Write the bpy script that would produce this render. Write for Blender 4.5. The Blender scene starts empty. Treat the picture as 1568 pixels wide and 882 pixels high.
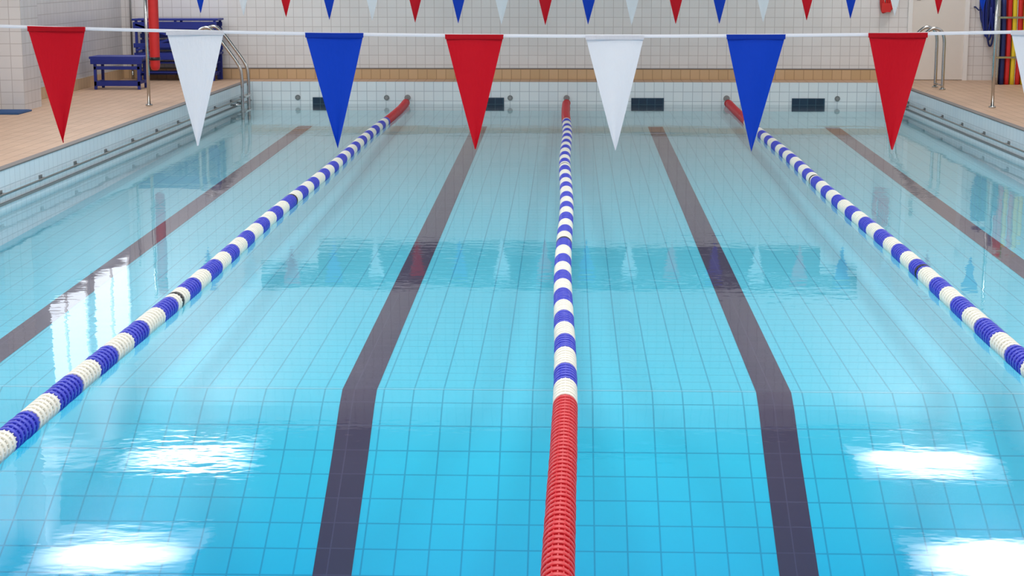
import bpy, bmesh, math, random
import numpy as np
from mathutils import Vector, Matrix
random.seed(4)
S = bpy.context.scene
S.view_settings.view_transform = 'Standard'
S.view_settings.look = 'None'
S.view_settings.exposure = 0.0

H = 2.125      # camera height above water
DECK = 0.35    # deck above water
YN, YF = 2.7, 27.7   # pool ends
PX = 5.0       # half pool width
WX = 7.15      # side walls
WY = 28.35     # far wall
CEIL = 5.4

# ------------------------------------------------------------ helpers
def lin(c):
    return tuple((x/12.92 if x <= .04045 else ((x+.055)/1.055)**2.4) for x in [v/255 for v in c])+(1,)

def mat(name, rgb, rough=.5, metal=0., spec=.5, var=0., trans=0.):
    m = bpy.data.materials.new(name); m.use_nodes = True
    nt = m.node_tree; b = nt.nodes['Principled BSDF']
    b.inputs['Base Color'].default_value = lin(rgb)
    b.inputs['Roughness'].default_value = rough
    b.inputs['Metallic'].default_value = metal
    b.inputs['Specular IOR Level'].default_value = spec
    if var > 0:
        n = nt.nodes.new('ShaderNodeTexNoise'); n.inputs['Scale'].default_value = 9
        g = nt.nodes.new('ShaderNodeNewGeometry')
        nt.links.new(g.outputs['Position'], n.inputs['Vector'])
        mx = nt.nodes.new('ShaderNodeMix'); mx.data_type = 'RGBA'
        c = lin(rgb)
        mx.inputs['A'].default_value = tuple(x*(1-var) for x in c[:3])+(1,)
        mx.inputs['B'].default_value = tuple(min(1, x*(1+var)) for x in c[:3])+(1,)
        nt.links.new(n.outputs['Fac'], mx.inputs['Factor'])
        nt.links.new(mx.outputs['Result'], b.inputs['Base Color'])
    return m

def tile_mat(name, axes, c1, c2, grout, w, h, mortar=.006, rough=.25, off=(0, 0), stain=0.0, bump=.3, spec=.5, ramp=None):
    m = bpy.data.materials.new(name); m.use_nodes = True
    nt = m.node_tree; b = nt.nodes['Principled BSDF']; L = nt.links.new
    g = nt.nodes.new('ShaderNodeNewGeometry')
    sp = nt.nodes.new('ShaderNodeSeparateXYZ'); L(g.outputs['Position'], sp.inputs[0])
    cb = nt.nodes.new('ShaderNodeCombineXYZ')
    for i, a in enumerate(axes):
        ad = nt.nodes.new('ShaderNodeMath'); ad.operation = 'ADD'; ad.inputs[1].default_value = off[i]
        L(sp.outputs[a], ad.inputs[0]); L(ad.outputs[0], cb.inputs[i])
    br = nt.nodes.new('ShaderNodeTexBrick'); br.offset = 0; br.squash = 1
    L(cb.outputs[0], br.inputs['Vector'])
    br.inputs['Color1'].default_value = lin(c1); br.inputs['Color2'].default_value = lin(c2)
    br.inputs['Mortar'].default_value = lin(grout)
    br.inputs['Scale'].default_value = 1; br.inputs['Mortar Size'].default_value = mortar
    br.inputs['Mortar Smooth'].default_value = .2
    br.inputs['Brick Width'].default_value = w; br.inputs['Row Height'].default_value = h
    col = br.outputs['Color']
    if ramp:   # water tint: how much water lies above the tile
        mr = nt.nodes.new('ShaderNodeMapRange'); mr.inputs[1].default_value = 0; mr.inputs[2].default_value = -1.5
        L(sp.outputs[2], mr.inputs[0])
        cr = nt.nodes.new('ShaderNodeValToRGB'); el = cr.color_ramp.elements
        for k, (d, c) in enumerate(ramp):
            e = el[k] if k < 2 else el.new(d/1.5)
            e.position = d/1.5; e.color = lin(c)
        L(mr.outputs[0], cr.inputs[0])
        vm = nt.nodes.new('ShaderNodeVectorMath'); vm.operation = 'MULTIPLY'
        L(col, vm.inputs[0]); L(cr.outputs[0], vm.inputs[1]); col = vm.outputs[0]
    if stain > 0:
        n = nt.nodes.new('ShaderNodeTexNoise'); n.inputs['Scale'].default_value = 1.1; n.inputs['Detail'].default_value = 5
        L(g.outputs['Position'], n.inputs['Vector'])
        r = nt.nodes.new('ShaderNodeMapRange'); r.inputs[1].default_value = .3; r.inputs[2].default_value = .7
        r.inputs[3].default_value = 1-stain; r.inputs[4].default_value = 1.0
        L(n.outputs['Fac'], r.inputs[0])
        vm = nt.nodes.new('ShaderNodeVectorMath'); vm.operation = 'SCALE'
        L(col, vm.inputs[0]); L(r.outputs[0], vm.inputs['Scale']); col = vm.outputs[0]
    L(col, b.inputs['Base Color'])
    b.inputs['Roughness'].default_value = rough
    b.inputs['Specular IOR Level'].default_value = spec
    bp = nt.nodes.new('ShaderNodeBump'); bp.inputs['Strength'].default_value = bump; bp.inputs['Distance'].default_value = .003
    bp.invert = True
    L(br.outputs['Fac'], bp.inputs['Height']); L(bp.outputs[0], b.inputs['Normal'])
    return m

def emit(name, rgb, s, soft=False):
    m = bpy.data.materials.new(name); m.use_nodes = True
    nt = m.node_tree; nt.nodes.remove(nt.nodes['Principled BSDF'])
    e = nt.nodes.new('ShaderNodeEmission'); e.inputs[0].default_value = lin(rgb); e.inputs[1].default_value = s
    nt.links.new(e.outputs[0], nt.nodes['Material Output'].inputs[0])
    if soft:   # opal diffuser, hottest over the tube in the middle
        tc = nt.nodes.new('ShaderNodeTexCoord'); mp = nt.nodes.new('ShaderNodeVectorMath'); mp.operation = 'SUBTRACT'
        mp.inputs[1].default_value = (.5, .5, 0)
        le = nt.nodes.new('ShaderNodeVectorMath'); le.operation = 'LENGTH'
        sp = nt.nodes.new('ShaderNodeVectorMath'); sp.operation = 'MULTIPLY'; sp.inputs[1].default_value = (1, 1, 0)
        mr = nt.nodes.new('ShaderNodeMapRange'); mr.interpolation_type = 'SMOOTHSTEP'
        mr.inputs[1].default_value = .08; mr.inputs[2].default_value = .56; mr.inputs[3].default_value = s; mr.inputs[4].default_value = s*.06
        nt.links.new(tc.outputs['Generated'], mp.inputs[0]); nt.links.new(mp.outputs[0], sp.inputs[0])
        nt.links.new(sp.outputs[0], le.inputs[0]); nt.links.new(le.outputs['Value'], mr.inputs[0]); nt.links.new(mr.outputs[0], e.inputs[1])
    return m

class MB:
    """mesh builder"""
    def __init__(s): s.v = []; s.f = []; s.m = []; s.sm = []
    def box(s, a, b, mi=0, face_mi=None, M=None):
        x0, y0, z0 = a; x1, y1, z1 = b
        P = [Vector(p) for p in ((x0,y0,z0),(x1,y0,z0),(x1,y1,z0),(x0,y1,z0),(x0,y0,z1),(x1,y0,z1),(x1,y1,z1),(x0,y1,z1))]
        if M is not None: P = [M @ p for p in P]
        n = len(s.v); s.v += [tuple(p) for p in P]
        F = {'-z':(0,3,2,1),'+z':(4,5,6,7),'-y':(0,1,5,4),'+x':(1,2,6,5),'+y':(2,3,7,6),'-x':(3,0,4,7)}
        for k, f in F.items():
            s.f.append(tuple(n+i for i in f)); s.m.append((face_mi or {}).get(k, mi)); s.sm.append(False)
    def tube(s, pts, r, mi=0, seg=12, cap=True):
        pts = [Vector(p) for p in pts]; n0 = len(s.v); N = len(pts)
        rs = r if isinstance(r, (list, tuple)) else [r]*N
        up = None
        for i, p in enumerate(pts):
            t = (pts[min(i+1, N-1)]-pts[max(i-1, 0)]).normalized()
            if up is None:
                up = t.orthogonal().normalized()
            up = (up - t*up.dot(t)).normalized(); w = t.cross(up)
            for k in range(seg):
                a = 2*math.pi*k/seg
                s.v.append(tuple(p+(up*math.cos(a)+w*math.sin(a))*rs[i]))
        for i in range(N-1):
            for k in range(seg):
                a = n0+i*seg+k; b = n0+i*seg+(k+1) % seg
                s.f.append((a, b, b+seg, a+seg)); s.m.append(mi); s.sm.append(True)
        if cap:
            s.f.append(tuple(n0+k for k in reversed(range(seg)))); s.m.append(mi); s.sm.append(False)
            s.f.append(tuple(n0+(N-1)*seg+k for k in range(seg))); s.m.append(mi); s.sm.append(False)
    def obj(s, name, mats, parent=None, bevel=0):
        me = bpy.data.meshes.new(name); me.from_pydata(s.v, [], s.f)
        for m in mats: me.materials.append(m)
        me.polygons.foreach_set('material_index', s.m)
        me.polygons.foreach_set('use_smooth', s.sm)
        me.update()
        o = bpy.data.objects.new(name, me); S.collection.objects.link(o)
        if parent: o.parent = parent
        if bevel:
            b = o.modifiers.new('bevel', 'BEVEL'); b.width = bevel; b.segments = 2; b.limit_method = 'ANGLE'
        return o

def smooth_path(pts, n=8):
    """catmull-rom"""
    P = [Vector(p) for p in pts]; P = [P[0]*2-P[1]]+P+[P[-1]*2-P[-2]]
    out = []
    for i in range(1, len(P)-2):
        for k in range(n):
            t = k/n
            out.append(.5*((2*P[i])+(P[i+1]-P[i-1])*t+(2*P[i-1]-5*P[i]+4*P[i+1]-P[i+2])*t*t+(3*P[i]-P[i-1]-3*P[i+1]+P[i+2])*t**3))
    out.append(P[-2]); return out

# ------------------------------------------------------------ materials
M_deck = tile_mat('deck_tiles', (0, 1), (205, 172, 145), (197, 163, 136), (166, 134, 112), .15, .15, .006, .5, stain=.14, spec=.25)
M_poolside = tile_mat('poolside_tiles_side', (1, 2), (226, 233, 238), (220, 229, 236), (192, 201, 208), .15, .15, .004, .2, off=(0, .10))
M_poolend = tile_mat('poolside_tiles_end', (0, 2), (230, 232, 232), (224, 228, 230), (184, 188, 192), .15, .15, .005, .2, off=(0, .10))
M_wallx = tile_mat('wall_tiles_far', (0, 2), (232, 227, 224), (227, 222, 219), (202, 194, 190), .15, .15, .005, .25, off=(0.03, .02), stain=.08)
M_wally = tile_mat('wall_tiles_side', (1, 2), (214, 212, 214), (208, 206, 209), (186, 182, 182), .15, .15, .005, .25, off=(0, .02), stain=.08)
M_skirt = tile_mat('skirting_tiles', (0, 2), (208, 174, 134), (198, 165, 124), (172, 140, 102), .15, .16, .006, .35, off=(0, -.35))
M_skirty = tile_mat('skirting_tiles_side', (1, 2), (208, 178, 142), (200, 170, 134), (176, 146, 108), .15, .16, .006, .35, off=(0, -.35))
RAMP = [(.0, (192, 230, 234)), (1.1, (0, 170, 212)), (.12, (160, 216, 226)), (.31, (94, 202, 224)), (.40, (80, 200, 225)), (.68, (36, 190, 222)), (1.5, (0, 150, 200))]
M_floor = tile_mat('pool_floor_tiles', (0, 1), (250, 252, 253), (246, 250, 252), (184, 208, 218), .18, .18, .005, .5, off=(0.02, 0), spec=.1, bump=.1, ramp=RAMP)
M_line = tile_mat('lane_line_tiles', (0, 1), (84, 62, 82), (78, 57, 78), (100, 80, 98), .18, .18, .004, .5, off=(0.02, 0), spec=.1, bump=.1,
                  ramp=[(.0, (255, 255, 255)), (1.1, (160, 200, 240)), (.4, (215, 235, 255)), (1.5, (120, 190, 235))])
M_target = tile_mat('target_tiles', (0, 2), (14, 48, 72), (12, 42, 64), (50, 80, 96), .125, .1, .005, .25, off=(.01, 0))
M_nose = mat('gutter_grey', (112, 106, 104), .6, var=.15)
M_steel = mat('stainless_steel', (190, 190, 188), .22, 1.0)
M_steeld = mat('brushed_steel', (150, 148, 146), .4, 0.9)
M_grey = mat('grey_plastic', (120, 122, 122), .5)
M_white = mat('white_paint', (236, 232, 228), .5)
M_ceil = mat('ceiling_paint', (118, 134, 142), .8, var=.03)
M_red = mat('red_float_plastic', (192, 24, 36), .35, var=.08)
M_blue = mat('blue_float_plastic', (50, 58, 186), .35, var=.08)
M_cream = mat('white_float_plastic', (226, 223, 210), .35, var=.05)
M_black = mat('black_plastic', (30, 30, 32), .4)
M_bench = mat('blue_bench_paint', (24, 42, 134), .45, var=.1)
M_redfoam = mat('red_foam', (214, 36, 34), .55, var=.1)
M_teal = mat('banner_teal', (8, 40, 58), .7)
M_dark = mat('dark_vent', (20, 40, 50), .6)
M_yellow = mat('yellow_foam', (232, 205, 40), .6)
M_green = mat('green_foam', (60, 170, 80), .6)
M_navy = mat('navy_foam', (28, 40, 100), .6)
M_door = mat('door_paint', (226, 217, 208), .4, var=.02)

def flag_mat(name, rgb):
    m = bpy.data.materials.new(name); m.use_nodes = True
    nt = m.node_tree; b = nt.nodes['Principled BSDF']; L = nt.links.new
    b.inputs['Base Color'].default_value = lin(rgb); b.inputs['Roughness'].default_value = .55
    b.inputs['Specular IOR Level'].default_value = .25
    t = nt.nodes.new('ShaderNodeBsdfTranslucent'); t.inputs[0].default_value = lin(rgb)
    mx = nt.nodes.new('ShaderNodeMixShader'); mx.inputs[0].default_value = .3
    L(b.outputs[0], mx.inputs[1]); L(t.outputs[0], mx.inputs[2])
    L(mx.outputs[0], nt.nodes['Material Output'].inputs[0])
    n = nt.nodes.new('ShaderNodeTexNoise'); n.inputs['Scale'].default_value = 14; n.inputs['Detail'].default_value = 3
    bp = nt.nodes.new('ShaderNodeBump'); bp.inputs['Strength'].default_value = .25; bp.inputs['Distance'].default_value = .01
    L(n.outputs[0], bp.inputs['Height']); L(bp.outputs[0], b.inputs['Normal'])
    return m
F_red = flag_mat('flag_red', (200, 10, 32)); F_blue = flag_mat('flag_blue', (4, 62, 186)); F_white = flag_mat('flag_white', (232, 234, 238))

# ------------------------------------------------------------ room shell
b = MB()
b.box((-WX, -3, -2), (-PX, WY, DECK), 0, {'+x': 1})
b.box((PX, -3, -2), (WX, WY, DECK), 0, {'-x': 1})
b.box((-PX, YF, -2), (PX, WY, DECK), 0, {'-y': 2})
b.box((-PX, -3, -2), (PX, YN, DECK), 0, {'+y': 2})
b.obj('floor', [M_deck, M_poolside, M_poolend])

b = MB(); b.box((-WX-.2, WY, -2), (WX+.2, WY+.2, CEIL), 0); b.obj('wall_far', [M_wallx])
b = MB(); b.box((-WX-.2, -3.2, -2), (WX+.2, -3, CEIL), 0); b.obj('wall_near', [M_wallx])
b = MB(); b.box((-WX-.2, -3, -2), (-WX, WY, CEIL), 0)
b.box((-WX, 21.9, DECK), (-6.78, 22.6, CEIL), 0, {'-y': 1, '+y': 1})
b.obj('wall_left', [M_wally, M_wallx])
b = MB(); b.box((WX, -3, -2), (WX+.2, WY, CEIL), 0); b.obj('wall_right', [M_wally])
b = MB(); b.box((-WX-.2, -3.2, CEIL), (WX+.2, WY+.2, CEIL+.2), 0); b.obj('ceiling', [M_ceil])

b = MB(); b.box((-WX, WY-.015, DECK), (5.35, WY, DECK+.165), 0); b.box((-WX, WY-.02, DECK+.165), (5.35, WY, DECK+.178), 1)
b.obj('baseboard_far', [M_skirt, M_nose])
b = MB(); b.box((-WX, -3, DECK), (-WX+.015, 21.9, DECK+.16)); b.box((-WX, 22.6, DECK), (-WX+.015, WY-.015, DECK+.16)); b.obj('baseboard_left', [M_skirty])
b = MB(); b.box((WX-.015, -3, DECK), (WX, WY, DECK+.16)); b.obj('baseboard_right', [M_skirty])

# pool edge nosing / drainage slots
b = MB()
b.box((-PX-.08, YN, DECK), (-PX+.012, YF, DECK+.012)); b.box((PX-.012, YN, DECK), (PX+.08, YF, DECK+.012))
b.obj('trim_1', [M_nose])
# recessed ledge just above water on sides
b = MB()
b.box((-PX, YN, .045), (-PX+.025, YF, .065)); b.box((PX-.025, YN, .045), (PX, YF, .065))
b.obj('trim_2', [M_grey])
# banner band on far wall, high up (seen in the reflection)
b = MB(); b.box((-4.05, WY-.02, 2.35), (4.1, WY, 2.75)); b.box((-5.0, WY-.02, 2.75), (4.7, WY, 3.05)); b.obj('trim_3', [M_teal])

# grab rails on both sides
for sx in (-1, 1):
    b = MB(); x = sx*(PX-.05)
    b.tube([(x, YN+.3, .15), (x, YF-.5, .15)], .012, 0, 8)
    y = YN+.6
    while y < YF-.5:
        b.tube([(sx*PX, y, .15), (x, y, .15)], .014, 0, 6)
        b.box((sx*(PX-.006)-.006, y-.04, .12), (sx*(PX-.006)+.006, y+.04, .18), 1)
        y += 1.2
    b.obj('grab_rail', [M_steeld, M_grey])

# ------------------------------------------------------------ pool basin floor
prof = [(YN, 1.9), (7.4, 1.9), (9.0, 1.09), (9.85, .675), (10.08, .545), (10.22, .465), (10.38, .40), (14.6, .315), (25.1, .125), (YF, .10)]
def fz(y):
    for (a, da), (c, dc) in zip(prof, prof[1:]):
        if a <= y <= c: return -(da+(dc-da)*(y-a)/(c-a))
    return -prof[-1][1]
b = MB()
def strip(b, x0, x1, y0, y1, mi, dz=0):
    ys = sorted({y0, y1} | {p[0] for p in prof if y0 < p[0] < y1})
    for a, c in zip(ys, ys[1:]):
        n = len(b.v)
        b.v += [(x0, a, fz(a)+dz), (x1, a, fz(a)+dz), (x1, c, fz(c)+dz), (x0, c, fz(c)+dz)]
        b.f.append((n, n+1, n+2, n+3)); b.m.append(mi); b.sm.append(False)
strip(b, -PX, PX, YN, YF, 0)
for x in (-3.75, -1.25, 1.25, 3.75):
    strip(b, x-.105, x+.105, YN+1.5, 25.2, 1, .003)
# pale joint where the floor changes slope
strip(b, -PX, PX, 10.39, 10.405, 2, .0015)
b.obj('pool_basin', [M_floor, M_line, mat('slope_joint', (132, 205, 228), .5)])

for x in (-3.75, -1.25, 1.25, 3.75):
    b = MB(); b.box((x-.255, YF-.012, -.1), (x+.255, YF, .105)); b.obj('turn_target', [M_target])
for x in (-4.24, -2.84, -.9, 2.9, 4.2):
    b = MB()
    b.tube([(x, YF, .1), (x, YF-.012, .1)], .042, 0, 20); b.tube([(x, YF-.011, .1), (x, YF-.02, .1)], .022, 1, 16)
    b.obj('wall_inlet', [M_grey, M_steeld])

# ------------------------------------------------------------ water surface
b = MB(); n = 0
b.v = [(-PX, YN, 0), (PX, YN, 0), (PX, YF, 0), (-PX, YF, 0)]; b.f = [(0, 1, 2, 3)]; b.m = [0]; b.sm = [False]
mw = bpy.data.materials.new('pool_water'); mw.use_nodes = True
nt = mw.node_tree; nt.nodes.clear(); L = nt.links.new
out = nt.nodes.new('ShaderNodeOutputMaterial')
tr = nt.nodes.new('ShaderNodeBsdfTransparent'); tr.inputs[0].default_value = (.97, .995, 1, 1)
gl = nt.nodes.new('ShaderNodeBsdfGlossy'); gl.inputs['Roughness'].default_value = .015
gl2 = nt.nodes.new('ShaderNodeBsdfGlossy'); gl2.inputs['Roughness'].default_value = .17
mg = nt.nodes.new('ShaderNodeMixShader'); mg.inputs[0].default_value = .2
mx = nt.nodes.new('ShaderNodeMixShader')
geo = nt.nodes.new('ShaderNodeNewGeometry')
mp = nt.nodes.new('ShaderNodeMapping'); mp.inputs['Scale'].default_value = (1, 1.5, 1)
L(geo.outputs['Position'], mp.inputs['Vector'])
n1 = nt.nodes.new('ShaderNodeTexNoise'); n1.inputs['Scale'].default_value = .9; n1.inputs['Detail'].default_value = 1
n2 = nt.nodes.new('ShaderNodeTexNoise'); n2.inputs['Scale'].default_value = 7; n2.inputs['Detail'].default_value = 2
L(mp.outputs[0], n1.inputs['Vector']); L(mp.outputs[0], n2.inputs['Vector'])
# ripples come and go over the surface
n3 = nt.nodes.new('ShaderNodeTexNoise'); n3.inputs['Scale'].default_value = .35; n3.inputs['Detail'].default_value = 1
L(mp.outputs[0], n3.inputs['Vector'])
rs = nt.nodes.new('ShaderNodeMapRange'); rs.inputs[1].default_value = .42; rs.inputs[2].default_value = .62; rs.inputs[3].default_value = .4; rs.inputs[4].default_value = 1.7
L(n3.outputs['Fac'], rs.inputs[0])
ml = nt.nodes.new('ShaderNodeMath'); ml.operation = 'MULTIPLY'; L(n2.outputs['Fac'], ml.inputs[0]); L(rs.outputs[0], ml.inputs[1])
b1 = nt.nodes.new('ShaderNodeBump'); b1.inputs['Strength'].default_value = 1; b1.inputs['Distance'].default_value = .0028
b2 = nt.nodes.new('ShaderNodeBump'); b2.inputs['Strength'].default_value = 1; b2.inputs['Distance'].default_value = .00055
L(n1.outputs['Fac'], b1.inputs['Height']); L(ml.outputs[0], b2.inputs['Height'])
L(b1.outputs[0], b2.inputs['Normal'])
L(b2.outputs[0], gl.inputs['Normal']); L(b2.outputs[0], gl2.inputs['Normal'])
fr = nt.nodes.new('ShaderNodeFresnel')
io = nt.nodes.new('ShaderNodeMapRange'); io.inputs[3].default_value = 1.42; io.inputs[4].default_value = 1/1.42
L(geo.outputs['Backfacing'], io.inputs[0]); L(io.outputs[0], fr.inputs['IOR']); L(b2.outputs[0], fr.inputs['Normal'])
L(gl.outputs[0], mg.inputs[1]); L(gl2.outputs[0], mg.inputs[2])
L(fr.outputs[0], mx.inputs[0]); L(tr.outputs[0], mx.inputs[1]); L(mg.outputs[0], mx.inputs[2])
L(mx.outputs[0], out.inputs['Surface'])
b.obj('pool_water', [mw])

# ------------------------------------------------------------ lane ropes
P = .058; R = .061; r = .050; SEG = 28; NF = 16
prof_r = [(0, r), (.0, R-.004), (.004, R), (.026, R), (.030, R-.004), (.030, r), (P, r)]
uv = []
for t, rad in prof_r:
    for k in range(SEG):
        a = 2*math.pi*k/SEG; uv.append((rad*math.cos(a), t, rad*math.sin(a)))
uf = []
for i in range(len(prof_r)-1):
    for k in range(SEG):
        a = i*SEG+k; c = i*SEG+(k+1) % SEG
        uf.append((a, a+SEG, c+SEG, c))
nlathe = len(uf)
for k in range(NF):
    a = 2*math.pi*k/NF; n = len(uv)
    for t in (.030, P):
        for rad in (r-.004, R-.005):
            for w in (-.0025, .0025):
                uv.append((rad*math.cos(a)-w*math.sin(a), t, rad*math.sin(a)+w*math.cos(a)))
    uf += [(n+2, n+3, n+7, n+6), (n, n+2, n+6, n+4), (n+1, n+5, n+7, n+3)]
usm = [(i//SEG) in (1, 2, 3, 5) for i in range(nlathe)]+[False]*(len(uf)-nlathe)
uv = np.array(uv); uf = np.array(uf)
def lane_rope(x, y0, black_at, phase, ynear=8.33):
    y1 = YF-.28; N = int((y1-y0)/P)
    V = []; Fc = []; Mi = []; Sm = []
    for i in range(N):
        y = y0+i*P
        if y < ynear: c = 0
        elif y > 24.3: c = 0
        else: c = 2 if int((y-ynear+phase+.001)/(P*6.2)) % 2 == 0 else 1
        for q in black_at:
            if abs(y-q) < P*.5: c = 3
        z = .022
        if y > 26.2: z += .02*((y-26.2)/1.2)**2
        off = np.array([x+random.uniform(-.001, .001)+.012*math.sin(y*.9+x), y, z+random.uniform(-.0008, .0008)])
        V.append(uv+off); Fc.append(uf+i*len(uv)); Mi += [c]*len(uf); Sm += usm
    V = np.concatenate(V); Fc = np.concatenate(Fc)
    bb = MB(); bb.v = V.tolist(); bb.f = Fc.tolist(); bb.m = Mi; bb.sm = Sm
    bb.tube([(x, YN, .1), (x, y0, .022)], .006, 4, 8)
    bb.tube([(x, y1-.05, .045), (x, YF, .09)], .008, 4, 8)
    bb.tube([(x, YF, .1), (x, YF-.03, .1)], .048, 4, 20)
    bb.tube([(x, y1-.02, .043), (x, y1+.03, .046), (x, y1+.07, .05)], [.061, .05, .02], 0, 20)
    bb.obj('lane_rope', [M_red, M_blue, M_cream, M_black, M_steeld])
lane_rope(-2.51, 3.2, (11.0, 15.9), 0.0, 6.5)
lane_rope(-.015, 3.2, (13.4, 18.6), 0.0)
lane_rope(2.48, 3.2, (12.2, 17.6), 0.2)

# ------------------------------------------------------------ bunting rows
def bunting(Y, xs, cols, Xr=5.39):
    root = bpy.data.objects.new('flag_bunting', None); S.collection.objects.link(root)
    zs = lambda x: 1.853+.0065*(x-.1)**2
    b = MB()
    b.tube([(x, Y, zs(x)-.002) for x in np.linspace(-Xr, Xr, 90)], .004, 0, 6)
    N = 120; X = np.linspace(-Xr, Xr, N)
    for i in range(N-1):
        n = len(b.v); x0, x1 = X[i], X[i+1]
        b.v += [(x0, Y-.006, zs(x0)-.007), (x1, Y-.006, zs(x1)-.007), (x1, Y-.006, zs(x1)+.006), (x0, Y-.006, zs(x0)+.006)]
        b.f.append((n, n+1, n+2, n+3)); b.m.append(0); b.sm.append(True)
    b.obj('cord', [F_white], root)
    for x, c in zip(xs, cols):
        b = MB(); w = .232; Lh = .462+random.uniform(-.006, .006); zt = zs(x); tipdx = random.uniform(-.008, .008)
        NU, NV = 8, 18; ph = random.uniform(0, 6)
        sl = zs(x+.1)-zs(x-.1)
        for j in range(NV+1):
            v = j/NV
            hw = w/2*(1-v)**.97+.0015
            for i in range(NU+1):
                u = i/NU*2-1
                yy = .012*math.sin(u*2.2+ph+v*2)*(.3+v*.7)
                b.v.append((x+u*hw+tipdx*v, Y-.012+yy, zt+.004+u*sl*.5*(1-v)*1.1-v*Lh))
        for j in range(NV):
            for i in range(NU):
                a = j*(NU+1)+i; b.f.append((a, a+NU+1, a+NU+2, a+1)); b.m.append(0); b.sm.append(True)
        b.box((x-w/2, Y-.018, zt-.014), (x+w/2, Y-.008, zt+.004), 0)
        b.obj('flag', [c], root)
cyc = [F_red, F_white, F_blue]
xs = [.186+.5595*k for k in range(-8, 9)]
cs = [cyc[(k+1) % 3] for k in range(-8, 9)]
bunting(7.1, xs, cs)
cyc2 = [F_blue, F_white, F_red]
xs = [.262+.5525*k for k in range(-9, 10)]
cs = [cyc2[k % 3] for k in range(-9, 10)]
bunting(22.75, xs, cs)
for (x, y) in ((-5.42, 22.75), (5.42, 22.75), (-5.42, 7.1), (5.42, 7.1)):
    b = MB()
    b.tube([(x, y, DECK), (x, y, 2.2)], .021, 0, 14); b.tube([(x, y, DECK), (x, y, DECK+.02)], .045, 0, 16)
    b.tube([(x, y, 2.2), (x, y, 2.22)], [.024, .012], 0, 14)
    b.tube([(x-.03, y, 2.04), (x+.03, y, 2.04)], .008, 0, 8)
    b.obj('flag_pole', [M_steel])

# ------------------------------------------------------------ ladders
for sx in (-1, 1):
    b = MB()
    for y in (26.1, 26.62):
        pts = smooth_path([(sx*5.48, y, DECK), (sx*5.48, y, .8), (sx*5.47, y, 1.12), (sx*5.38, y, 1.23), (sx*5.24, y, 1.2), (sx*5.02, y, .92), (sx*4.86, y, .68), (sx*4.82, y, .5), (sx*4.82, y, .2), (sx*4.82, y, fz(y)+.005)], 7)
        b.tube(pts, .024, 0, 12)
        b.tube([(sx*5.48, y, DECK), (sx*5.48, y, DECK+.02)], .045, 0, 16)
        b.tube([(sx*4.82, y, .1), (sx*5.0, y, .1)], .014, 0, 8)
    for z in (.22, .0):
        b.box((sx*4.82-.045, 26.1, z-.015), (sx*4.82+.045, 26.62, z+.015), 0)
    b.tube([(sx*5.48, 26.1, DECK+.06), (sx*5.48, 26.62, DECK+.06)], .012, 0, 8)
    b.obj('pool_ladder', [M_steel])

# ------------------------------------------------------------ blue benches
def bench(x0, x1, y0, y1, h, back=0):
    b = MB(); n = 4; dy = (y1-y0)/n
    for i in range(n):
        b.box((x0, y0+i*dy+.008, DECK+h-.035), (x1, y0+(i+1)*dy-.008, DECK+h))
    for x in (x0+.06, x1-.1):
        for y in (y0+.02, y1-.06):
            b.box((x, y, DECK), (x+.04, y+.04, DECK+h-.035))
        b.box((x, y0+.02, DECK+h-.075), (x+.04, y1-.02, DECK+h-.035))
        b.box((x, y0+.02, DECK+.08), (x+.04, y1-.02, DECK+.12))
    b.box((x0+.06, (y0+y1)/2-.02, DECK+.085), (x1-.06, (y0+y1)/2+.02, DECK+.12))
    b.box((x0+.02, y0+.0, DECK+h-.11), (x1-.02, y0+.02, DECK+h-.03))
    if not back:
        b.box((x0+.06, y0+.02, DECK+.05), (x1-.06, y0+.05, DECK+.12))
        b.box((x0+.06, y0+.02, DECK+h-.19), (x1-.06, y0+.04, DECK+h-.14))
    if back:
        for x in (x0+.02, (x0+x1)/2-.02, x1-.06):
            b.box((x, y1-.04, DECK), (x+.04, y1, DECK+back))
            b.box((x, y0+.02, DECK+h), (x+.04, y0+.06, DECK+back-.02))
        for k in range(5):
            z = DECK+h+.03+k*(back-h-.06)/5
            b.box((x0, y1-.06, z), (x1, y1-.04, z+.065))
        for k in range(4):
            b.box((x0-.02, y0+k*.125, DECK+back-.03), (x1+.02, y0+.11+k*.125, DECK+back))
        b.box((x0, y0-.01, DECK+back-.16), (x1, y0+.01, DECK+back-.05))
        b.box((x0, y0-.01, DECK+h+.08), (x1, y0+.01, DECK+h+.15))
        for k in range(3):
            b.box((x0+.04, y0+.05+k*.13, DECK+.12), (x1-.04, y0+.14+k*.13, DECK+.14))
            b.box((x0+.04, y0+.05+k*.13, DECK+.27), (x1-.04, y0+.14+k*.13, DECK+.29))
        for s in (0, 1):
            M = Matrix.Translation(((x0+x1)/2, y0+.0, DECK+.68)) @ Matrix.Rotation(math.radians(18 if s else -18), 4, 'Y')
            b.box((-(x1-x0)*.5, -.01, -.018), ((x1-x0)*.5, .01, .018), M=M)
    return b.obj('slatted_bench', [M_bench], bevel=.004)
bench(-7.0, -6.2, 25.75, 26.25, .48)
bench(-6.82, -5.5, 27.75, 28.25, .44, .97)

# red rescue tube strapped to the left far pole
b = MB()
pts = [(-5.35, 22.87, z) for z in (.80, .82, .86, 1.2, 1.6, 2.0, 2.1, 2.14, 2.16)]
b.tube(pts, [.03, .055, .064, .066, .066, .066, .062, .055, .03], 0, 20)
for z in (.95, 1.95):
    b.tube([(-5.35, 22.87, z-.02), (-5.35, 22.87, z+.02)], .069, 1, 20)
    b.tube([(-5.405, 22.77, z), (-5.36, 22.85, z)], .012, 1, 8)
b.obj('rescue_tube', [M_redfoam, M_black])
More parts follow.
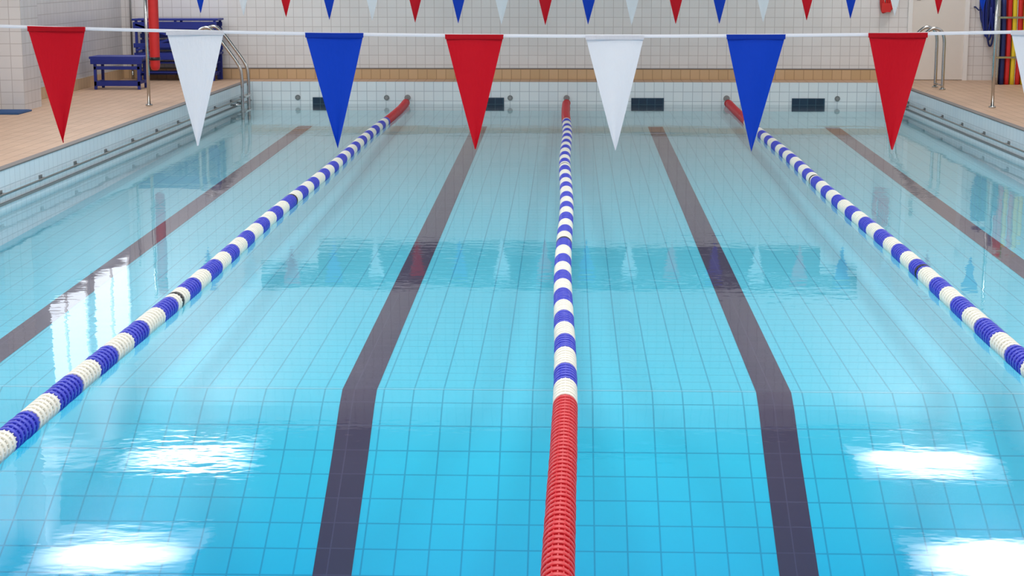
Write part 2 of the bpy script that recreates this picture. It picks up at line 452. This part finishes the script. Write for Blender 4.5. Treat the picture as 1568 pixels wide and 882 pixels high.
# reaching pole standing against far-left wall
b = MB()
b.tube([(-6.98, 28.27, DECK), (-6.98, 28.29, 2.6)], .016, 0, 8)
b.tube([(-6.98, 28.27, DECK), (-6.98, 28.27, DECK+.12)], .022, 1, 8)
b.obj('reaching_pole', [M_steeld, M_steel])

# blue foot mat beside pier
b = MB(); b.box((-7.1, 21.3, DECK), (-6.68, 21.85, DECK+.02)); 
for i in range(8): b.box((-7.09, 21.32+i*.065, DECK+.02), (-6.69, 21.35+i*.065, DECK+.026))
b.obj('rubber_mat', [mat('mat_blue', (40, 80, 130), .7)], bevel=.003)

# ------------------------------------------------------------ door on the far wall (right)
b = MB(); y = WY-.002
b.box((5.43, y-.03, DECK+.01), (6.25, y-.0, 2.35), 0)
b.box((5.36, y-.05, DECK), (5.43, y, 2.42), 1); b.box((6.25, y-.05, DECK), (6.32, y, 2.42), 1); b.box((5.36, y-.05, 2.35), (6.32, y, 2.42), 1)
b.tube([(5.52, y-.03, 1.75), (5.52, y-.07, 1.75), (5.6, y-.07, 1.75)], .012, 2, 8)
b.box((5.49, y-.036, 1.6), (5.55, y-.03, 1.85), 2)
b.obj('door_1', [M_door, M_white, M_steeld], bevel=.003)

# red throw rope hung on far wall
b = MB()
for k in range(5):
    c = Vector((4.97+.02*k, WY-.03-.012*k, 1.69+.01*k))
    b.tube([c+Vector(((.05+.014*k)*math.cos(a), .006*math.sin(3*a), .28*math.sin(a))) for a in np.linspace(0, 2*math.pi, 30)], .016, 0, 8)
b.box((4.93, WY-.12, 1.42), (5.07, WY-.1, 1.56), 0)
b.tube([(5.0, WY, 1.95), (5.0, WY-.12, 1.97)], .012, 1, 8)
b.tube([(5.16+.03*math.cos(a*3), WY-.05, 2.2-a*.12) for a in np.linspace(0, 6, 40)], .009, 1, 6)
b.obj('throw_rope', [M_redfoam, M_steel])

# blue hose coil on the right
b = MB()
for k in range(9):
    cx = 6.54+.022*k
    b.tube([(cx+.06*math.cos(a), WY-.05-.02*(k % 3), 1.6+(.36+.05*(k % 3))*math.sin(a)-.05*(k % 6)) for a in np.linspace(0, 2*math.pi, 30)], .016, k % 2, 8)
b.tube([(6.62, WY, 2.0), (6.62, WY-.14, 2.02)], .014, 2, 8)
b.tube([(6.40, WY, 1.5), (6.40, WY-.08, 1.5), (6.45, WY-.08, 1.45), (6.50, WY-.08, 1.48)], .012, 1, 8)
b.obj('hanging_rope_coil', [M_bench, M_navy, M_steel])
# swimming noodles standing in a rack
b = MB()
xsn = [6.54, 6.62, 6.70, 6.78, 6.86, 6.94, 7.02, 6.58, 6.66, 6.75, 6.9]
ms = [4, 3, 0, 1, 0, 1, 1, 3, 0, 2, 0]
hs = [1.6, 1.3, 1.95, 1.75, 1.85, 1.9, 1.7, 1.8, 1.9, 2.0, 1.8]
for i, (x, m) in enumerate(zip(xsn, ms)):
    yy = 27.3+(.09 if i > 6 else 0)
    b.tube(smooth_path([(x, yy, DECK), (x+.01, yy+.02, DECK+.7), (x+.005*(i % 3)-.01, yy+.03, DECK+hs[i])], 6), .034, m, 12)
for z in (.4, 1.0):
    b.box((6.48, 27.22, DECK+z), (7.12, 27.235, DECK+z+.03), 4)
for x in (6.48, 7.1):
    b.box((x, 27.22, DECK), (x+.02, 27.24, DECK+1.03), 4); b.box((x, 27.24, DECK+.4), (x+.02, 27.5, DECK+.43), 4)
b.obj('pool_noodles', [M_redfoam, M_yellow, M_green, M_navy, M_steel])
# yellow safety board on right wall
b = MB(); b.box((7.06, 24.9, DECK), (7.13, 25.9, DECK+1.1), 0); b.box((7.05, 25.0, DECK+.6), (7.06, 25.8, DECK+1.0), 1)
b.obj('safety_sign', [M_yellow, M_green], bevel=.01)

# ------------------------------------------------------------ windows (left wall, high)
M_pane = emit('daylight_pane', (235, 244, 255), 3.6, soft=False)
i = 1
for y in (23.4, 25.9, 17.5, 12, 6.5):
    b = MB(); w = 2.1
    b.box((-WX, y, 2.5), (-WX+.02, y+w, 3.9), 0)
    for yy in (y-.04, y+w/2-.02, y+w): b.box((-WX, yy, 2.46), (-WX+.05, yy+.04, 3.94), 1)
    b.box((-WX, y-.04, 2.46), (-WX+.05, y+w+.04, 2.5), 1); b.box((-WX, y-.04, 3.9), (-WX+.05, y+w+.04, 3.94), 1)
    b.obj('window_%d' % i, [M_pane, M_white]); i += 1

# ------------------------------------------------------------ ceiling lamps, plus added centre fill panels
M_lamp = emit('lamp_diffuser', (253, 251, 250), 17, soft=True)
M_fill = emit('fill_panel', (253, 252, 252), 6.2)
def lamp_or_fill(x, y, w=2.15, l=2.0, m=None):
    root = bpy.data.objects.new('ceiling_lamp_or_fill', None); S.collection.objects.link(root)
    b = MB()
    b.v += [(x-w/2, y-l/2, CEIL-.05), (x-w/2, y+l/2, CEIL-.05), (x+w/2, y+l/2, CEIL-.05), (x+w/2, y-l/2, CEIL-.05)]
    b.f.append((0, 1, 2, 3)); b.m.append(0); b.sm.append(False)
    b.obj('diffuser', [m or M_lamp], root)
    b = MB()
    for (a, c) in (((x-w/2-.05, y-l/2-.05), (x-w/2, y+l/2+.05)), ((x+w/2, y-l/2-.05), (x+w/2+.05, y+l/2+.05)),
                   ((x-w/2, y-l/2-.05), (x+w/2, y-l/2)), ((x-w/2, y+l/2), (x+w/2, y+l/2+.05))):
        b.box((a[0], a[1], CEIL-.06), (c[0], c[1], CEIL), 0)
    b.obj('frame', [M_white], root)
for y in (26.4, 21.7, 17, 12.3, 7.6, 2.9):
    for x in (-5.85, 5.5): lamp_or_fill(x, y)
for y in (17, 12.9, 10, 7, 4, 1): 
    lamp_or_fill(0, y, 4.5, 1.6, M_fill)  # unseen centre panels, added to brighten the water near the camera
b = MB(); b.box((.1, 27.1, CEIL-.08), (1.9, 28.0, CEIL)); 
for k in range(6): b.box((.15, 27.15+k*.14, CEIL-.1), (1.85, 27.2+k*.14, CEIL-.08))
b.obj('ceiling_vent', [M_dark])

# ------------------------------------------------------------ world + camera
w = bpy.data.worlds.new('world'); S.world = w; w.use_nodes = True
w.node_tree.nodes['Background'].inputs[0].default_value = (.8, .9, 1, 1); w.node_tree.nodes['Background'].inputs[1].default_value = .5
cam = bpy.data.cameras.new('camera'); co = bpy.data.objects.new('camera', cam); S.collection.objects.link(co)
cam.sensor_width = 36; cam.lens = 62.0; cam.clip_end = 200
co.location = (0, 0, H); co.rotation_euler = (math.radians(90-10.33), 0, math.radians(1.8))
S.camera = co
